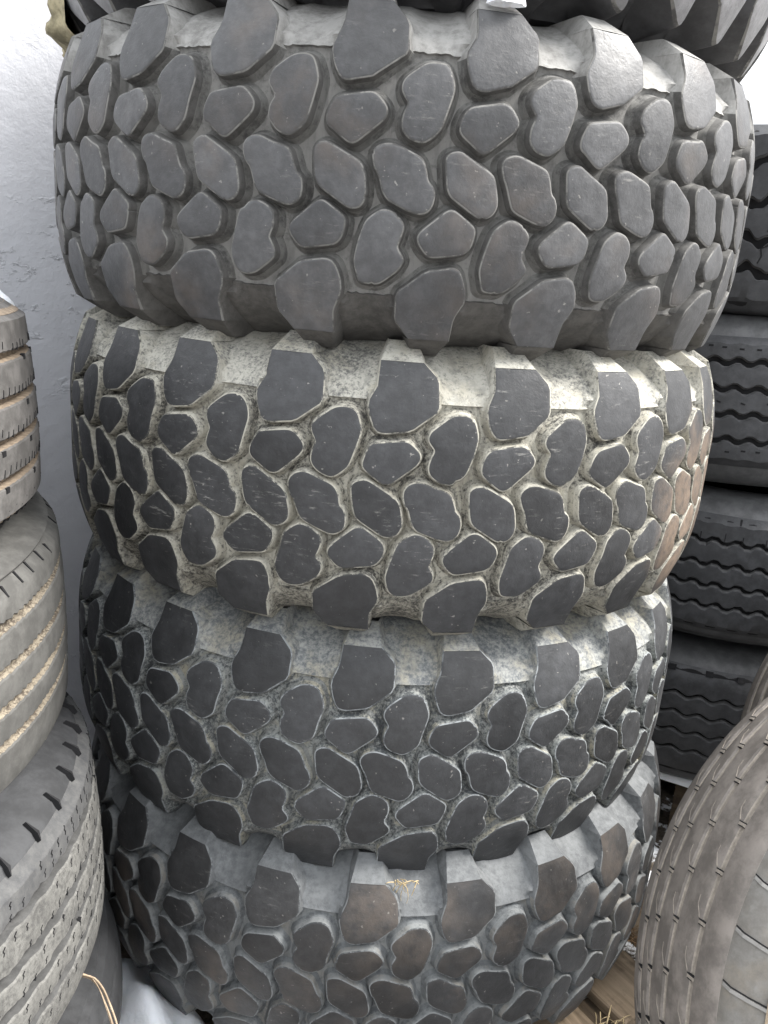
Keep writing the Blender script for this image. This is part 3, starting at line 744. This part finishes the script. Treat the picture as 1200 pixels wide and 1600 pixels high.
snow_heap('snow_heap', 'low snow patch on the ground beside the worn foreground tyre', .60, 1.12, 0, .12, .14, .05, .4, 5)
snow_heap('snow_strip', 'thin snow strip along the front board of the rear pallet', .80, 1.95, .171, .20, .035, .022, math.atan2(-.50, .86), 6)
snow_heap('snow_layer', 'snow lying on top of the left tyre stack', -.68, 1.17, 1.300, .12, .17, .060, .5, 7)
snow_heap('snow_clump', 'small snow clump on a lug under the topmost tyre', .094, 1.073, 1.712, .022, .012, .006, .1, 8, nx=14, ny=8)
snow_heap('snow_crust', 'snow crust on the chunky tyre of the right rear stack', .66, 2.07, 1.758, .07, .11, .025, .75, 9)
# straw
STR = m_plain('dry_straw', (.42, .33, .19), .8, .3, 80)
STR2 = m_plain('dry_straw_brown', (.24, .15, .08), .8, .3, 80)
def tube_mesh(name, strands, m):
    V, F = [], []
    for pts, r in strands:
        pts = [Vector(p) for p in pts]; base = len(V)
        for i, p in enumerate(pts):
            t = (pts[min(i+1, len(pts)-1)]-pts[max(i-1, 0)]).normalized()
            a = t.cross(Vector((0, 0, 1)) if abs(t.z) < .9 else Vector((1, 0, 0))).normalized(); b = t.cross(a)
            rr_ = r*(1 if i < len(pts)-2 else .6)
            for q in range(4): V.append(tuple(p+(a*math.cos(q*PI/2)+b*math.sin(q*PI/2))*rr_))
            if i:
                k = base+(i-1)*4
                for q in range(4): F.append((k+q, k+(q+1) % 4, k+4+(q+1) % 4, k+4+q))
    return mesh(name, V, F, [m])
def bez(a, b, c, n=9): return [tuple(Vector(a)*(1-t)**2+Vector(b)*2*t*(1-t)+Vector(c)*t*t) for t in [i/n for i in range(n+1)]]
def tuft(name, label, c, n, spread, seed, m, L=.06):
    rr = random.Random(seed); S_ = []
    for _ in range(n):
        p = Vector(c)+Vector((rr.uniform(-1, 1)*spread, rr.uniform(-1, 1)*spread, rr.uniform(0, .012)))
        th = rr.uniform(0, 2*PI); d = Vector((math.cos(th), math.sin(th), rr.uniform(-.05, .25)))*L*rr.uniform(.4, 1)
        S_.append((bez(p-d/2, p+Vector((0, 0, rr.uniform(0, .015))), p+d/2, 5), rr.uniform(.0006, .0013)))
    return tag(obj(name, tube_mesh(name, S_, m)), label, 'straw')
tuft('straw_wisp', 'dry straw scattered over the gap in the centre pallet', (.480, 1.165, .122), 20, .028, 2, STR, .045)
tuft('straw_wisp', 'brown straw tuft between the centre stack and the foreground tyre', (.575, 1.385, .124), 36, .022, 3, STR2, .035)

st = []; rs_ = random.Random(12)
path = [(-.357, .873, .472), (-.337, .877, .463), (-.322, .869, .453), (-.309, .859, .436), (-.300, .853, .42), (-.290, .846, .395)]
for i in range(5):
    d0 = Vector((rs_.uniform(-.006, .002), 0, rs_.uniform(-.010, .004))); d1 = Vector((rs_.uniform(-.014, .004), 0, rs_.uniform(-.008, .004)))
    pts = []
    for j in range(16):
        u = j/15*(len(path)-1); k = min(int(u), len(path)-2); f = u-k
        pts.append(Vector(path[k]).lerp(Vector(path[k+1]), f)+d0.lerp(d1, j/15))
    pts = [pts[0]]+[(pts[j-1]+pts[j]*2+pts[j+1])/4 for j in range(1, 15)]+[pts[-1]]
    st.append((pts, (.0013, .0008, .0015, .0009, .0007)[i]))
tag(obj('straw_strand', tube_mesh('straw_strand', st, m_plain('straw_faded', (.30, .23, .16), .8, .3, 80))), 'few long dry straw stalks drooping from the whitish dusty tyre', 'straw')
rr_ = random.Random(5); st = []
for i in range(16):
    x = .078+rr_.uniform(-.018, .018); a = Vector((x, 1.040, .517+rr_.uniform(-.004, .003))); d = Vector((rr_.uniform(-.022, .022), -.008, rr_.uniform(-.035, .004)))
    st.append((bez(a, a+d*.5+Vector((rr_.uniform(-.01, .01), -.004, .006)), a+d, 6), rr_.uniform(.0005, .0010)))
tag(obj('straw_wisp', tube_mesh('straw_wisp', st, STR)), 'small tangle of straw hanging between the two lowest centre tyres', 'straw')
